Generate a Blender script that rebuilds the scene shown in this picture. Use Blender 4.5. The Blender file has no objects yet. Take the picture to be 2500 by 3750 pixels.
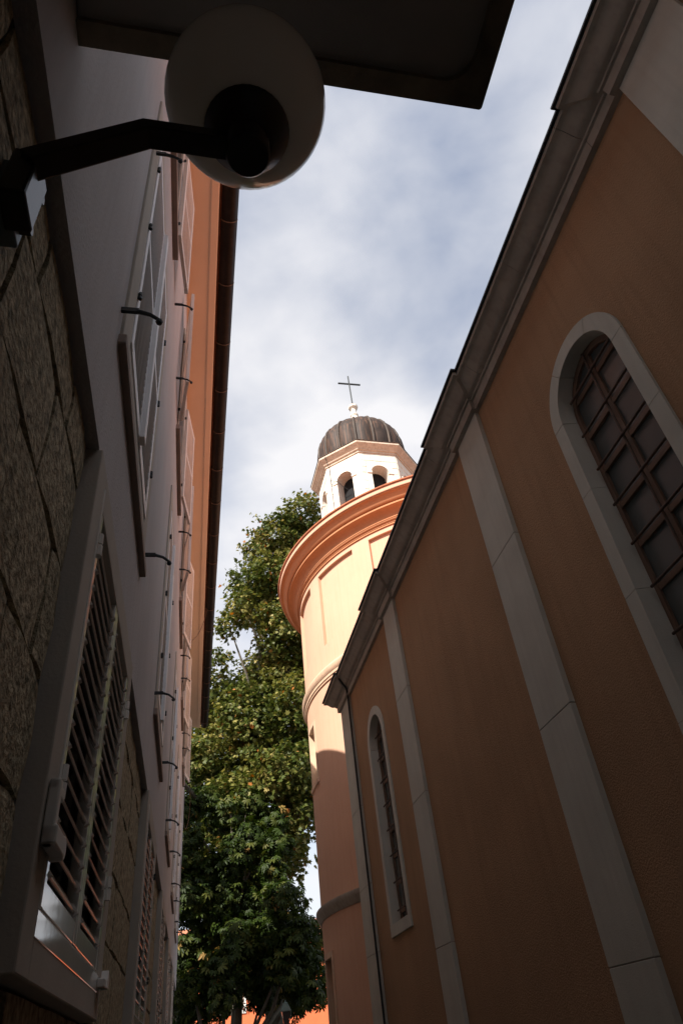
import bpy, bmesh, math, random
import numpy as np
from mathutils import Matrix, Vector, Euler
R_ = math.radians
random.seed(7)
rng = np.random.default_rng(11)
scene = bpy.context.scene
COL = scene.collection

# ------------------------------------------------------------------ camera, sky, sun, exposure
cam_d = bpy.data.cameras.new('camera')
cam = bpy.data.objects.new('camera', cam_d); COL.objects.link(cam)
cam_d.sensor_fit = 'VERTICAL'; cam_d.sensor_height = 36.0; cam_d.sensor_width = 24.0
cam_d.lens = 23.596; cam_d.clip_start = 0.02; cam_d.clip_end = 3000
right = Vector((0.978196, -0.181788, -0.100429)); up = Vector((-0.037932, -0.631814, 0.774191)); fwd = Vector((0.204191, 0.753501, 0.624933))
m = Matrix((right, up, -fwd)).transposed().to_4x4(); m.translation = Vector((0, 0, 1.6))
cam.matrix_world = m
scene.camera = cam

SUN_EL, SUN_AZ = 43.7, 45.0          # azimuth: from -Y towards -X (behind the camera, to its left)
world = bpy.data.worlds.new('World'); scene.world = world; world.use_nodes = True
wn, wl = world.node_tree.nodes, world.node_tree.links
wn.clear()
wout = wn.new('ShaderNodeOutputWorld'); wbg = wn.new('ShaderNodeBackground')
sky = wn.new('ShaderNodeTexSky'); sky.sky_type = 'NISHITA'; sky.sun_disc = False
sky.sun_elevation = R_(SUN_EL); sky.sun_rotation = R_(180 + SUN_AZ); sky.dust_density = 1.2; sky.altitude = 20
tc = wn.new('ShaderNodeTexCoord'); mp = wn.new('ShaderNodeMapping')
mp.inputs['Scale'].default_value = (1.0, 1.0, 1.7); mp.inputs['Rotation'].default_value = (0.3, 0.2, 0.5)
nz = wn.new('ShaderNodeTexNoise'); nz.inputs['Scale'].default_value = 3.0; nz.inputs['Detail'].default_value = 6; nz.inputs['Roughness'].default_value = 0.47; nz.inputs['Distortion'].default_value = 0.15
rp = wn.new('ShaderNodeValToRGB'); rp.color_ramp.elements[0].position = 0.33; rp.color_ramp.elements[1].position = 0.63
rp.color_ramp.elements[0].color = (.24, .24, .24, 1); rp.color_ramp.elements[1].color = (.97, .97, .97, 1)
mx = wn.new('ShaderNodeMixRGB'); mx.inputs[2].default_value = (4.9, 4.85, 4.95, 1)
wl.new(tc.outputs['Generated'], mp.inputs['Vector']); wl.new(mp.outputs[0], nz.inputs['Vector']); wl.new(nz.outputs[0], rp.inputs[0])
wl.new(rp.outputs[0], mx.inputs[0]); wl.new(sky.outputs[0], mx.inputs[1]); wl.new(mx.outputs[0], wbg.inputs[0]); wl.new(wbg.outputs[0], wout.inputs[0])
wbg.inputs[1].default_value = 0.10

sun_d = bpy.data.lights.new('sun', 'SUN'); sun_d.energy = 4.7; sun_d.angle = R_(0.53); sun_d.color = (1.0, 0.93, 0.84)
sun = bpy.data.objects.new('sun', sun_d); COL.objects.link(sun)
sd = Vector((-math.sin(R_(SUN_AZ)) * math.cos(R_(SUN_EL)), -math.cos(R_(SUN_AZ)) * math.cos(R_(SUN_EL)), math.sin(R_(SUN_EL))))
sun.rotation_euler = sd.to_track_quat('Z', 'Y').to_euler(); sun.location = sd * 60
vs = scene.view_settings
vs.view_transform = 'Standard'; vs.look = 'None'; vs.exposure = 1.0; vs.gamma = 1.0; vs.use_curve_mapping = False
scene.render.engine = 'CYCLES'
scene.cycles.use_denoising = True
scene.cycles.max_bounces = 8; scene.cycles.diffuse_bounces = 5; scene.cycles.glossy_bounces = 3; scene.cycles.transmission_bounces = 4
scene.cycles.sample_clamp_indirect = 6

# ------------------------------------------------------------------ materials
MATS = {}
def mat(name, col, rough=0.8, var=0.12, vscale=3.0, vstretch=(1, 1, 1), bump=0.0, bscale=60.0, metal=0.0, spec=0.3, col2=None, streak=0.0, streak_col=None, bdist=0.004):
    """procedural surface: base colour with soft mottling, optional second colour, vertical weather streaks and fine relief"""
    mt = bpy.data.materials.new(name); mt.use_nodes = True
    n, l = mt.node_tree.nodes, mt.node_tree.links
    b = n['Principled BSDF']; b.inputs['Roughness'].default_value = rough; b.inputs['Metallic'].default_value = metal
    b.inputs['Specular IOR Level'].default_value = spec
    t = n.new('ShaderNodeTexCoord'); mpn = n.new('ShaderNodeMapping'); mpn.inputs['Scale'].default_value = vstretch
    l.new(t.outputs['Object'], mpn.inputs['Vector'])
    nz = n.new('ShaderNodeTexNoise'); nz.inputs['Scale'].default_value = vscale; nz.inputs['Detail'].default_value = 8; nz.inputs['Roughness'].default_value = 0.62
    l.new(mpn.outputs[0], nz.inputs['Vector'])
    rp = n.new('ShaderNodeValToRGB'); rp.color_ramp.elements[0].position = 0.3; rp.color_ramp.elements[1].position = 0.7
    c2 = col2 or tuple(min(1, c * (1 + var)) for c in col)
    c1 = tuple(c * (1 - var) for c in col) if col2 is None else col
    rp.color_ramp.elements[0].color = (*c1, 1); rp.color_ramp.elements[1].color = (*c2, 1)
    l.new(nz.outputs[0], rp.inputs[0]); out = rp.outputs[0]
    if streak:
        ms = n.new('ShaderNodeMapping'); ms.inputs['Scale'].default_value = (9, 9, .5); l.new(t.outputs['Object'], ms.inputs['Vector'])
        ns = n.new('ShaderNodeTexNoise'); ns.inputs['Scale'].default_value = 1.6; ns.inputs['Detail'].default_value = 5; l.new(ms.outputs[0], ns.inputs['Vector'])
        rs = n.new('ShaderNodeValToRGB'); rs.color_ramp.elements[0].position = .48; rs.color_ramp.elements[1].position = .72
        rs.color_ramp.elements[1].color = (streak, streak, streak, 1); rs.color_ramp.elements[0].color = (0, 0, 0, 1); l.new(ns.outputs[0], rs.inputs[0])
        mxn = n.new('ShaderNodeMixRGB'); mxn.inputs[2].default_value = (*(streak_col or tuple(c * .5 for c in col)), 1)
        l.new(rs.outputs[0], mxn.inputs[0]); l.new(out, mxn.inputs[1]); out = mxn.outputs[0]
    l.new(out, b.inputs['Base Color'])
    if bump:
        nb = n.new('ShaderNodeTexNoise'); nb.inputs['Scale'].default_value = bscale; nb.inputs['Detail'].default_value = 4; l.new(t.outputs['Object'], nb.inputs['Vector'])
        bp = n.new('ShaderNodeBump'); bp.inputs['Strength'].default_value = bump; bp.inputs['Distance'].default_value = bdist
        l.new(nb.outputs[0], bp.inputs['Height']); l.new(bp.outputs[0], b.inputs['Normal'])
    MATS[name] = mt
    return mt
mat('stucco', (.40, .262, .155), .95, .12, .8, bump=.7, bscale=85, spec=.12, streak=.42, streak_col=(.31, .195, .115), bdist=.012)  # same paint as drum_stucco, with the alley shade put into the colour
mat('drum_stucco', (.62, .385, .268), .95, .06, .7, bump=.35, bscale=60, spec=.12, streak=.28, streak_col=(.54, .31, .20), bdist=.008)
mat('drum_moulding', (.50, .235, .12), .9, .06, 1.2, bump=.2, bscale=60, spec=.12, streak=.25, streak_col=(.37, .16, .075))  # shade below the fascia put into the darker, more orange colour
mat('plaster', (.50, .488, .488), .92, .08, .9, bump=.5, bscale=70, spec=.15, streak=.4, streak_col=(.41, .39, .385), bdist=.007)
mat('soffit_paint', (.82, .65, .50), .9, .04, 1.5, bump=.2, bscale=60, spec=.12)
mat('slab_stone', (.53, .545, .48), .85, .08, 2.2, bump=.3, bscale=90, spec=.2, streak=.3, streak_col=(.41, .42, .37), bdist=.006)
mat('drum_stone', (.62, .44, .31), .85, .14, 3, bump=.35, bscale=40, spec=.2, streak=.4, streak_col=(.45, .27, .17))
mat('cornice_stone', (.37, .35, .30), .85, .14, 2.4, bump=.35, bscale=60, spec=.2, streak=.4, streak_col=(.23, .21, .175))
mat('rough_stone', (.095, .082, .05), .92, .3, 30, (1, 1, 1), bump=1.0, bscale=55, spec=.15, col2=(.58, .50, .34), bdist=.012)
mat('mortar', (.06, .055, .045), .95, .15, 8, bump=.4, bscale=60)
mat('surround_paint', (.44, .41, .355), .85, .08, 3, bump=.25, bscale=90, spec=.2)
mat('sill_stone', (.33, .27, .23), .85, .12, 4, bump=.3, bscale=60)
mat('shutter_white', (.84, .85, .86), .55, .04, 6, bump=.1, bscale=40, spec=.4, streak=.2, streak_col=(.70, .68, .64))
mat('shutter_slat', (.62, .64, .64), .55, .06, 6, bump=.1, bscale=40, spec=.4)  # darker than shutter_white: shade of the slat undersides put into the colour
mat('shutter_old', (.72, .68, .64), .7, .08, 7, bump=.35, bscale=30, spec=.3, streak=.5, streak_col=(.55, .47, .40))
mat('shutter_gloss', (.74, .73, .68), .07, .05, 6, spec=.6, bump=.05, bscale=18)
mat('slat_gloss', (.58, .55, .50), .25, .12, 6, spec=.5)
mat('plastic_white', (.62, .61, .57), .45, .04, 6, spec=.4)
mat('iron', (.035, .04, .042), .55, .3, 20, metal=.3, bump=.2, bscale=50)
mat('lamp_black', (.022, .020, .019), .35, .2, 12, spec=.4)
mat('galvanised', (.15, .19, .20), .5, .15, 20, metal=.3)
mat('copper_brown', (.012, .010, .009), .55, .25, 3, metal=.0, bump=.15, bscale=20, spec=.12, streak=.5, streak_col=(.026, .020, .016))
mat('gutter_joint', (.12, .08, .055), .55, .2, 9, metal=.1)
mat('concrete', (.38, .38, .365), .95, .1, 3, bump=.4, bscale=50)
mat('concrete_edge', (.10, .09, .07), .95, .3, 5, bump=.6, bscale=30, col2=(.30, .26, .19))
mat('limestone', (.70, .645, .565), .9, .07, 3, bump=.8, bscale=16, spec=.2, streak=.3, streak_col=(.58, .49, .39), bdist=.014)
mat('limestone_dark', (.58, .48, .38), .9, .15, 4, bump=.6, bscale=20, streak=.55, streak_col=(.36, .26, .18), bdist=.01)
mat('lichen_stone', (.06, .055, .045), .95, .4, 6, bump=.7, bscale=25, col2=(.22, .20, .17))
mat('dome_copper', (.036, .024, .019), .65, .4, 2.6, metal=.0, bump=.25, bscale=14, spec=.25, streak=.8, streak_col=(.16, .082, .05))
mat('rib_copper', (.05, .036, .028), .65, .3, 6, metal=.0, bump=.3, bscale=25, streak=.5, streak_col=(.17, .12, .085))
mat('tile', (.42, .16, .085), .85, .25, 6, bump=.4, bscale=20)
mat('wood_brown', (.20, .135, .095), .6, .2, 8, (1, 1, .2), bump=.2, bscale=40)
mat('pebble_pave', (.115, .108, .098), .85, .2, 4, bump=.4, bscale=25)
mat('orange_render', (.70, .17, .07), .9, .08, 1, bump=.2, bscale=40)
mat('house_white', (.70, .68, .64), .85, .06, 2)
mat('bark', (.075, .065, .05), .9, .3, 5, (1, 1, .4), bump=.6, bscale=12, col2=(.15, .135, .105), bdist=.02)
mat('dark_void', (.012, .012, .013), .9, .2, 3)
mat('cable_brown', (.16, .085, .05), .6, .2, 10)
def glass(name, col, rough=.08, spec=.5):
    mt = mat(name, col, rough, .15, 1.5, spec=spec, bump=.05, bscale=3); return mt
glass('dark_pane', (.028, .034, .036), .16)
glass('church_pane', (.085, .10, .098), .22)  # reflection of the opposite wall put into the base colour
glass('blue_pane', (.045, .06, .075), .12)
def opal():
    mt = bpy.data.materials.new('opal_glass'); mt.use_nodes = True
    n, l = mt.node_tree.nodes, mt.node_tree.links; n.clear()
    o = n.new('ShaderNodeOutputMaterial'); d = n.new('ShaderNodeBsdfDiffuse'); t = n.new('ShaderNodeBsdfTranslucent'); g = n.new('ShaderNodeBsdfGlossy')
    d.inputs[0].default_value = (.90, .89, .82, 1); t.inputs[0].default_value = (.86, .85, .78, 1); g.inputs['Roughness'].default_value = .12
    a = n.new('ShaderNodeMixShader'); a.inputs[0].default_value = .35; b = n.new('ShaderNodeMixShader'); fr = n.new('ShaderNodeFresnel'); fr.inputs[0].default_value = 1.35
    l.new(d.outputs[0], a.inputs[1]); l.new(t.outputs[0], a.inputs[2]); l.new(fr.outputs[0], b.inputs[0]); l.new(a.outputs[0], b.inputs[1]); l.new(g.outputs[0], b.inputs[2]); l.new(b.outputs[0], o.inputs[0])
    MATS['opal'] = mt
opal()
def leafmat(name, stops, trans=.35):
    mt = bpy.data.materials.new(name); mt.use_nodes = True
    n, l = mt.node_tree.nodes, mt.node_tree.links; n.clear()
    o = n.new('ShaderNodeOutputMaterial'); at = n.new('ShaderNodeAttribute'); at.attribute_name = 'tint'
    rp = n.new('ShaderNodeValToRGB')
    while len(rp.color_ramp.elements) < len(stops): rp.color_ramp.elements.new(.5)
    for e, (p, c) in zip(rp.color_ramp.elements, stops): e.position = p; e.color = (*c, 1)
    l.new(at.outputs['Fac'], rp.inputs[0])
    pb = n.new('ShaderNodeBsdfPrincipled'); pb.inputs['Roughness'].default_value = .5; pb.inputs['Specular IOR Level'].default_value = .18
    tr = n.new('ShaderNodeBsdfTranslucent'); hs = n.new('ShaderNodeHueSaturation'); hs.inputs['Value'].default_value = 1.5; hs.inputs['Saturation'].default_value = 1.1
    l.new(rp.outputs[0], pb.inputs['Base Color']); l.new(rp.outputs[0], hs.inputs['Color']); l.new(hs.outputs[0], tr.inputs[0])
    mxs = n.new('ShaderNodeMixShader'); mxs.inputs[0].default_value = trans
    l.new(pb.outputs[0], mxs.inputs[1]); l.new(tr.outputs[0], mxs.inputs[2]); l.new(mxs.outputs[0], o.inputs[0])
    MATS[name] = mt
leafmat('plane_leaf', [(0, (.022, .040, .008)), (.38, (.070, .090, .018)), (.64, (.19, .18, .045)), (.90, (.38, .30, .11)), (1, (.36, .13, .03))], .24)  # upper stops: sunlit highlights put into the colour, along with autumn tints
leafmat('chestnut_leaf', [(0, (.008, .018, .002)), (.45, (.028, .048, .006)), (.8, (.085, .095, .019)), (1, (.26, .16, .05))], .2)  # upper stops: lit leaves painted by colour, plus some autumn brown

# ------------------------------------------------------------------ mesh helpers
class MB:
    def __init__(s): s.v = []; s.f = []
    def add(s, vs, fs):
        o = len(s.v); s.v += [tuple(p) for p in vs]; s.f += [tuple(i + o for i in f) for f in fs]; return s
    def box(s, a, b, mp=None):
        x0, y0, z0 = a; x1, y1, z1 = b
        P = [(x0, y0, z0), (x1, y0, z0), (x1, y1, z0), (x0, y1, z0), (x0, y0, z1), (x1, y0, z1), (x1, y1, z1), (x0, y1, z1)]
        if mp: P = [mp(*p) for p in P]
        return s.add(P, [(0, 3, 2, 1), (4, 5, 6, 7), (0, 1, 5, 4), (1, 2, 6, 5), (2, 3, 7, 6), (3, 0, 4, 7)])
    def tube(s, path, r, n=8, cap=True):
        path = [Vector(p) for p in path]; rings = []; rr = r if isinstance(r, (list, tuple)) else [r] * len(path)
        ref = None
        for i, p in enumerate(path):
            d = (path[min(i + 1, len(path) - 1)] - path[max(i - 1, 0)]).normalized()
            if ref is None or abs(ref.dot(d)) > .95: ref = Vector((0, 0, 1)) if abs(d.z) < .9 else Vector((1, 0, 0))
            a = d.cross(ref).normalized(); b = d.cross(a).normalized()
            rings.append([p + rr[i] * (math.cos(2 * math.pi * k / n) * a + math.sin(2 * math.pi * k / n) * b) for k in range(n)])
        o = len(s.v)
        for g in rings: s.v += [tuple(q) for q in g]
        for i in range(len(rings) - 1):
            for k in range(n): s.f.append((o + i * n + k, o + i * n + (k + 1) % n, o + (i + 1) * n + (k + 1) % n, o + (i + 1) * n + k))
        if cap: s.f.append(tuple(o + k for k in range(n))); s.f.append(tuple(o + (len(rings) - 1) * n + k for k in reversed(range(n))))
        return s
    def lathe(s, prof, n, c=(0, 0), a0=0.0, a1=360.0, closed=True, rot=0.0):
        o = len(s.v); full = abs(a1 - a0) >= 359.9; cols = n if full else n + 1
        for r, z in prof:
            for k in range(cols):
                t = R_(a0 + (a1 - a0) * k / n + rot); s.v.append((c[0] + r * math.cos(t), c[1] + r * math.sin(t), z))
        for i in range(len(prof) - 1):
            for k in range(n):
                k2 = (k + 1) % cols if full else k + 1
                s.f.append((o + i * cols + k, o + i * cols + k2, o + (i + 1) * cols + k2, o + (i + 1) * cols + k))
        return s
    def prism(s, poly, d0, d1, mp):
        """poly: (u,z) outline, extruded from depth d0 to d1; mp(u,d,z)"""
        n = len(poly); P = [mp(u, d0, z) for u, z in poly] + [mp(u, d1, z) for u, z in poly]
        return s.add(P, [tuple(range(n)), tuple(range(2 * n - 1, n - 1, -1))] + [(i, (i + 1) % n, n + (i + 1) % n, n + i) for i in range(n)])
PM = {}
def build(name, mb, material, parent=None, world=False, smooth=None, bevel=0.0, recalc=True):
    me = bpy.data.meshes.new(name); V = mb.v
    if world and parent is not None:
        inv = PM[parent.name].inverted(); V = [tuple(inv @ Vector(p)) for p in V]
    me.from_pydata(V, [], mb.f)
    if recalc:
        bm = bmesh.new(); bm.from_mesh(me); bmesh.ops.recalc_face_normals(bm, faces=bm.faces); bm.to_mesh(me); bm.free()
    if smooth is not None:
        me.shade_smooth(); me.set_sharp_from_angle(angle=R_(smooth))
    me.materials.append(MATS[material])
    o = bpy.data.objects.new(name, me); COL.objects.link(o)
    if parent is not None: o.parent = parent; PM[o.name] = PM[parent.name].copy()
    else: PM[o.name] = Matrix()
    if bevel:
        b = o.modifiers.new('bevel', 'BEVEL'); b.width = bevel; b.segments = 2; b.limit_method = 'ANGLE'
    return o
def empty(name, loc=(0, 0, 0), rz=0.0, label=None, cat=None, group=None):
    o = bpy.data.objects.new(name, None); COL.objects.link(o); o.location = loc; o.rotation_euler = (0, 0, rz); o.empty_display_size = .2
    PM[o.name] = Matrix.Translation(loc) @ Matrix.Rotation(rz, 4, 'Z')
    return tag(o, label, cat, group)
def tag(o, label=None, cat=None, group=None, kind=None):
    for k, v in (('label', label), ('category', cat), ('group', group), ('kind', kind)):
        if v: o[k] = v
    return o
def share(name, src, parent, loc=(0, 0, 0), rot=(0, 0, 0)):
    o = bpy.data.objects.new(name, src.data); COL.objects.link(o); o.parent = parent; o.location = loc; o.rotation_euler = rot
    PM[o.name] = PM[parent.name].copy(); return o
def arched_face(mb, u0, u1, z0, z1, uc, hw, zb, zs, depth, mp, n=20):
    """a wall panel with a round-headed hole and its reveal"""
    A = [(uc - hw, zb), (uc - hw, zs)] + [(uc - hw * math.cos(math.pi * k / n), zs + hw * math.sin(math.pi * k / n)) for k in range(1, n)] + [(uc + hw, zs), (uc + hw, zb)]
    q = lambda a, b, c, d: mb.add([mp(*p) for p in (a, b, c, d)], [(0, 1, 2, 3)])
    q((u0, 0, z0), (uc - hw, 0, z0), (uc - hw, 0, z1), (u0, 0, z1)); q((uc + hw, 0, z0), (u1, 0, z0), (u1, 0, z1), (uc + hw, 0, z1))
    if zb > z0: q((uc - hw, 0, z0), (uc + hw, 0, z0), (uc + hw, 0, zb), (uc - hw, 0, zb))
    top = A[1:-1]
    for (a, za), (b, zb2) in zip(top[:-1], top[1:]): q((a, 0, za), (b, 0, zb2), (b, 0, z1), (a, 0, z1))
    for (a, za), (b, zb2) in zip(A[:-1], A[1:]): q((a, 0, za), (b, 0, zb2), (b, depth, zb2), (a, depth, za))
    q((uc - hw, 0, zb), (uc + hw, 0, zb), (uc + hw, depth, zb), (uc - hw, depth, zb))
def depthwall(mb, us, zs, dep, mp):
    """wall on a grid of cells, each at its own depth, with the steps between them"""
    nu, nz = len(us) - 1, len(zs) - 1
    D = [[dep((us[i] + us[i + 1]) / 2, (zs[j] + zs[j + 1]) / 2) for j in range(nz)] for i in range(nu)]
    q = lambda *P: mb.add([mp(*p) for p in P], [(0, 1, 2, 3)])
    for i in range(nu):
        for j in range(nz):
            d = D[i][j]
            q((us[i], d, zs[j]), (us[i + 1], d, zs[j]), (us[i + 1], d, zs[j + 1]), (us[i], d, zs[j + 1]))
            if i + 1 < nu and D[i + 1][j] != d: q((us[i + 1], d, zs[j]), (us[i + 1], D[i + 1][j], zs[j]), (us[i + 1], D[i + 1][j], zs[j + 1]), (us[i + 1], d, zs[j + 1]))
            if j + 1 < nz and D[i][j + 1] != d: q((us[i], d, zs[j + 1]), (us[i + 1], d, zs[j + 1]), (us[i + 1], D[i][j + 1], zs[j + 1]), (us[i], D[i][j + 1], zs[j + 1]))

# ------------------------------------------------------------------ ground
g = MB(); g.add([(-400, -400, 0), (400, -400, 0), (400, 400, 0), (-400, 400, 0)], [(0, 1, 2, 3)])
tag(build('ground', g, 'pebble_pave'), kind='structure')

# ------------------------------------------------------------------ left building
KL = 0.00901; UEND = 22.5; UBEG = -6.5; ZP = 3.36; ZS = 10.6
bld = empty('apartment_building', (-.38, 0, 0), -math.atan(KL), 'long pink plastered apartment building with rough stone ground floor and white shutters', 'building')
LM = lambda u, d, z: (-d, u, z)          # depth d is into the wall, local x points into the alley
NW = 6; PER = 3.8
def wins(z0, z1, a, b, d, extra=None):
    return [(a + PER * n, b + PER * n, z0, z1, d) for n in range(-1, NW) if b + PER * n < UEND]
holes = wins(4.30, 6.40, 2.06, 3.34, .16) + wins(7.62, 9.55, 2.08, 3.32, .2)
us = sorted({UBEG, UEND, *[h[0] for h in holes], *[h[1] for h in holes]}); zs = sorted({ZP, ZS + .1, 4.30, 6.40, 7.62, 9.55})
def dep(u, z):
    for a, b, z0, z1, d in holes:
        if a < u < b and z0 < z < z1: return d
    return 0.0
w = MB(); depthwall(w, us, zs, dep, LM)
w.add([(0, UBEG, ZP), (-.2, UBEG, ZP), (-.2, UEND, ZP), (0, UEND, ZP)], [(0, 1, 2, 3)])
w.add([(0, UEND, ZP), (-9, UEND, ZP), (-9, UEND, ZS + .1), (0, UEND, ZS + .1)], [(0, 1, 2, 3)])
w.add([(-9, UBEG, 0), (-9, UEND, 0), (-9, UEND, ZS), (-9, UBEG, ZS)], [(0, 1, 2, 3)])
w.add([(0, UBEG, 0), (-9, UBEG, 0), (-9, UBEG, ZS + .1), (0, UBEG, ZS + .1)], [(0, 1, 2, 3)])
build('wall', w, 'plaster', bld)
p = MB(); p.box((-9, UBEG + .01, 0), (-.05, UEND - .04, ZP - .005)); build('plinth', p, 'mortar', bld)
# rough stone blocks of the ground floor
courses = [0.02, .44, .78, 1.12, 1.46, 1.80, 2.14, 2.45, 2.80, 3.13, 3.345]
offs = [.1, .36, .2, .42, .05, .30, .08, .28, .48, .13]
W_HOLES = [(1.80 + PER * n, 3.55 + PER * n) for n in range(-2, NW)]
near_n = 0; far = MB()
def stone_mesh(mb, u0, u1, z0, z1, lo):
    j = lambda a: random.uniform(-a, a)
    e = .007; f0 = -.035 + j(.003); nx = 3 if lo else 1
    us_ = [u0 + (u1 - u0) * k / nx for k in range(nx + 1)]; zz = [z0 + (z1 - z0) * k / 2 for k in range(3)] if lo else [z0, z1]
    G = [[(f0 + (j(.002)), u + (j(.004) if 0 < a < nx else 0), z + (j(.004) if 0 < b < len(zz) - 1 else 0)) for b, z in enumerate(zz)] for a, u in enumerate(us_)]
    for a in range(len(us_)):
        for b in range(len(zz)):
            x, u, z = G[a][b]
            if a == 0: u += e
            if a == nx: u -= e
            if b == 0: z += e
            if b == len(zz) - 1: z -= e
            if (a in (0, nx)) and (b in (0, len(zz) - 1)): x -= .006
            G[a][b] = (x, u, z)
    o = len(mb.v); nb = len(zz)
    for a in range(len(us_)):
        for b in range(nb): mb.v.append(G[a][b])
    for a in range(nx):
        for b in range(nb - 1): mb.f.append((o + a * nb + b, o + (a + 1) * nb + b, o + (a + 1) * nb + b + 1, o + a * nb + b + 1))
    B = [(-.07, u0, z0), (-.07, u1, z0), (-.07, u1, z1), (-.07, u0, z1)]; o2 = len(mb.v); mb.v += B
    c = [o, o + nx * nb, o + nx * nb + nb - 1, o + nb - 1]
    bot = [o + a * nb for a in range(nx + 1)]; top = [o + a * nb + nb - 1 for a in range(nx + 1)]
    mb.f.append(tuple(reversed(bot)) + (o2, o2 + 1)); mb.f.append(tuple(top) + (o2 + 2, o2 + 3))
    mb.f.append(tuple(o + b for b in range(nb)) + (o2 + 3, o2)); mb.f.append(tuple(o + nx * nb + b for b in reversed(range(nb))) + (o2 + 1, o2 + 2))
for ci in range(len(courses) - 1):
    z0, z1 = courses[ci] + .004, courses[ci + 1] - .004
    u = UBEG + offs[ci]
    while u < UEND - .1:
        L = random.uniform(.44, .54) if u > 2.2 or u < .3 else .485
        a, b = u + .004, min(u + L - .004, UEND - .05); u += L
        segs = [(a, b)]
        if z1 > 1.80:
            for h0, h1 in W_HOLES:
                ns = []
                for s0, s1 in segs:
                    if s1 <= h0 or s0 >= h1: ns.append((s0, s1)); continue
                    if s0 < h0 - .06: ns.append((s0, h0 - .004))
                    if s1 > h1 + .06: ns.append((h1 + .004, s1))
                segs = ns
        for s0, s1 in segs:
            if near_n < 235 and z0 > .7 and -.2 < s0 < 14:
                q = MB(); stone_mesh(q, s0, s1, z0, z1, s0 < 5); build('stone_block', q, 'rough_stone', bld, smooth=60); near_n += 1
            else: stone_mesh(far, s0, s1, z0, z1, False)
tag(build('stone_block', far, 'rough_stone', bld, smooth=60), kind='stuff')

def ring(mb, a, b, z0, z1, wd, d0, d1):
    """rectangular frame, outer a..b x z0..z1, member width wd, from local x d0 to d1"""
    mb.box((d0, a, z0), (d1, a + wd, z1)); mb.box((d0, b - wd, z0), (d1, b, z1))
    mb.box((d0, a + wd, z0), (d1, b - wd, z0 + wd)); mb.box((d0, a + wd, z1 - wd), (d1, b - wd, z1))
def slat_proto(name, L, wdt, th, tilt, matn, clips=False):
    q = MB(); ca, sa = math.cos(tilt), math.sin(tilt)
    mp = lambda x, y, z: (x * ca - z * sa, y, x * sa + z * ca)
    q.box((-wdt / 2, 0, -th / 2), (wdt / 2, L, th / 2), mp)
    q.tube([mp(wdt / 2, 0, 0), mp(wdt / 2, L, 0)], th * .8, 6)
    if clips:
        for y in (-.012, L - .014):
            q.box((wdt * .1, y, -.008), (wdt * .5 + .012, y + .024, .010), mp)
    me = build(name, q, matn); COL.objects.unlink(me); return me
S_BIG = slat_proto('slat', .555, .060, .006, R_(-58), 'slat_gloss', True)
S_THIN = slat_proto('slat', .535, .050, .008, R_(-62), 'shutter_slat')
def far_slats(sh, L, wdt, th, tilt, u, zlist, matn, x=0.0):
    q = MB(); ca, sa = math.cos(tilt), math.sin(tilt)
    for z in zlist:
        mp = lambda a, b, c: (x + a * ca - c * sa, u + b, z + a * sa + c * ca); q.box((-wdt / 2, 0, -th / 2), (wdt / 2, L, th / 2), mp)
    return tag(build('slat', q, matn, sh), kind='stuff')
def hinge(parent, u, z, x=.03, matn='iron', big=False):
    q = MB(); r = .014 if big else .010; h = .09 if big else .05
    q.tube([(x, u, z - h / 2), (x, u, z - .004)], r, 8); q.tube([(x, u, z + .004), (x, u, z + h / 2)], r * .92, 8)
    q.box((x - .04, u - .006, z - h * .4), (x, u + .006, z + h * .4))
    build('hinge', q, matn, parent, smooth=40)
def holder(u, z, out=.16, drop=.05, flip=1):
    """iron shutter holder: arm out of the wall ending in a drooping knob"""
    q = MB(); q.box((-.01, u - .008, z - .012), (out * .45, u + .008, z + .012))
    q.tube([(out * .4, u, z), (out * .75, u, z - drop * .35 * flip), (out, u, z - drop * flip)], [.011, .009, .008], 7)
    q.lathe([(0.001, -.016), (.012, -.011), (.016, 0), (.012, .011), (.001, .016)], 8, (out, u)); k = len(q.v)
    for i in range(k - 40, k): x, y, zz = q.v[i]; q.v[i] = (x, y, zz + z - drop * flip - .012)
    build('shutter_holder', q, 'iron', bld, smooth=40)
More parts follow.
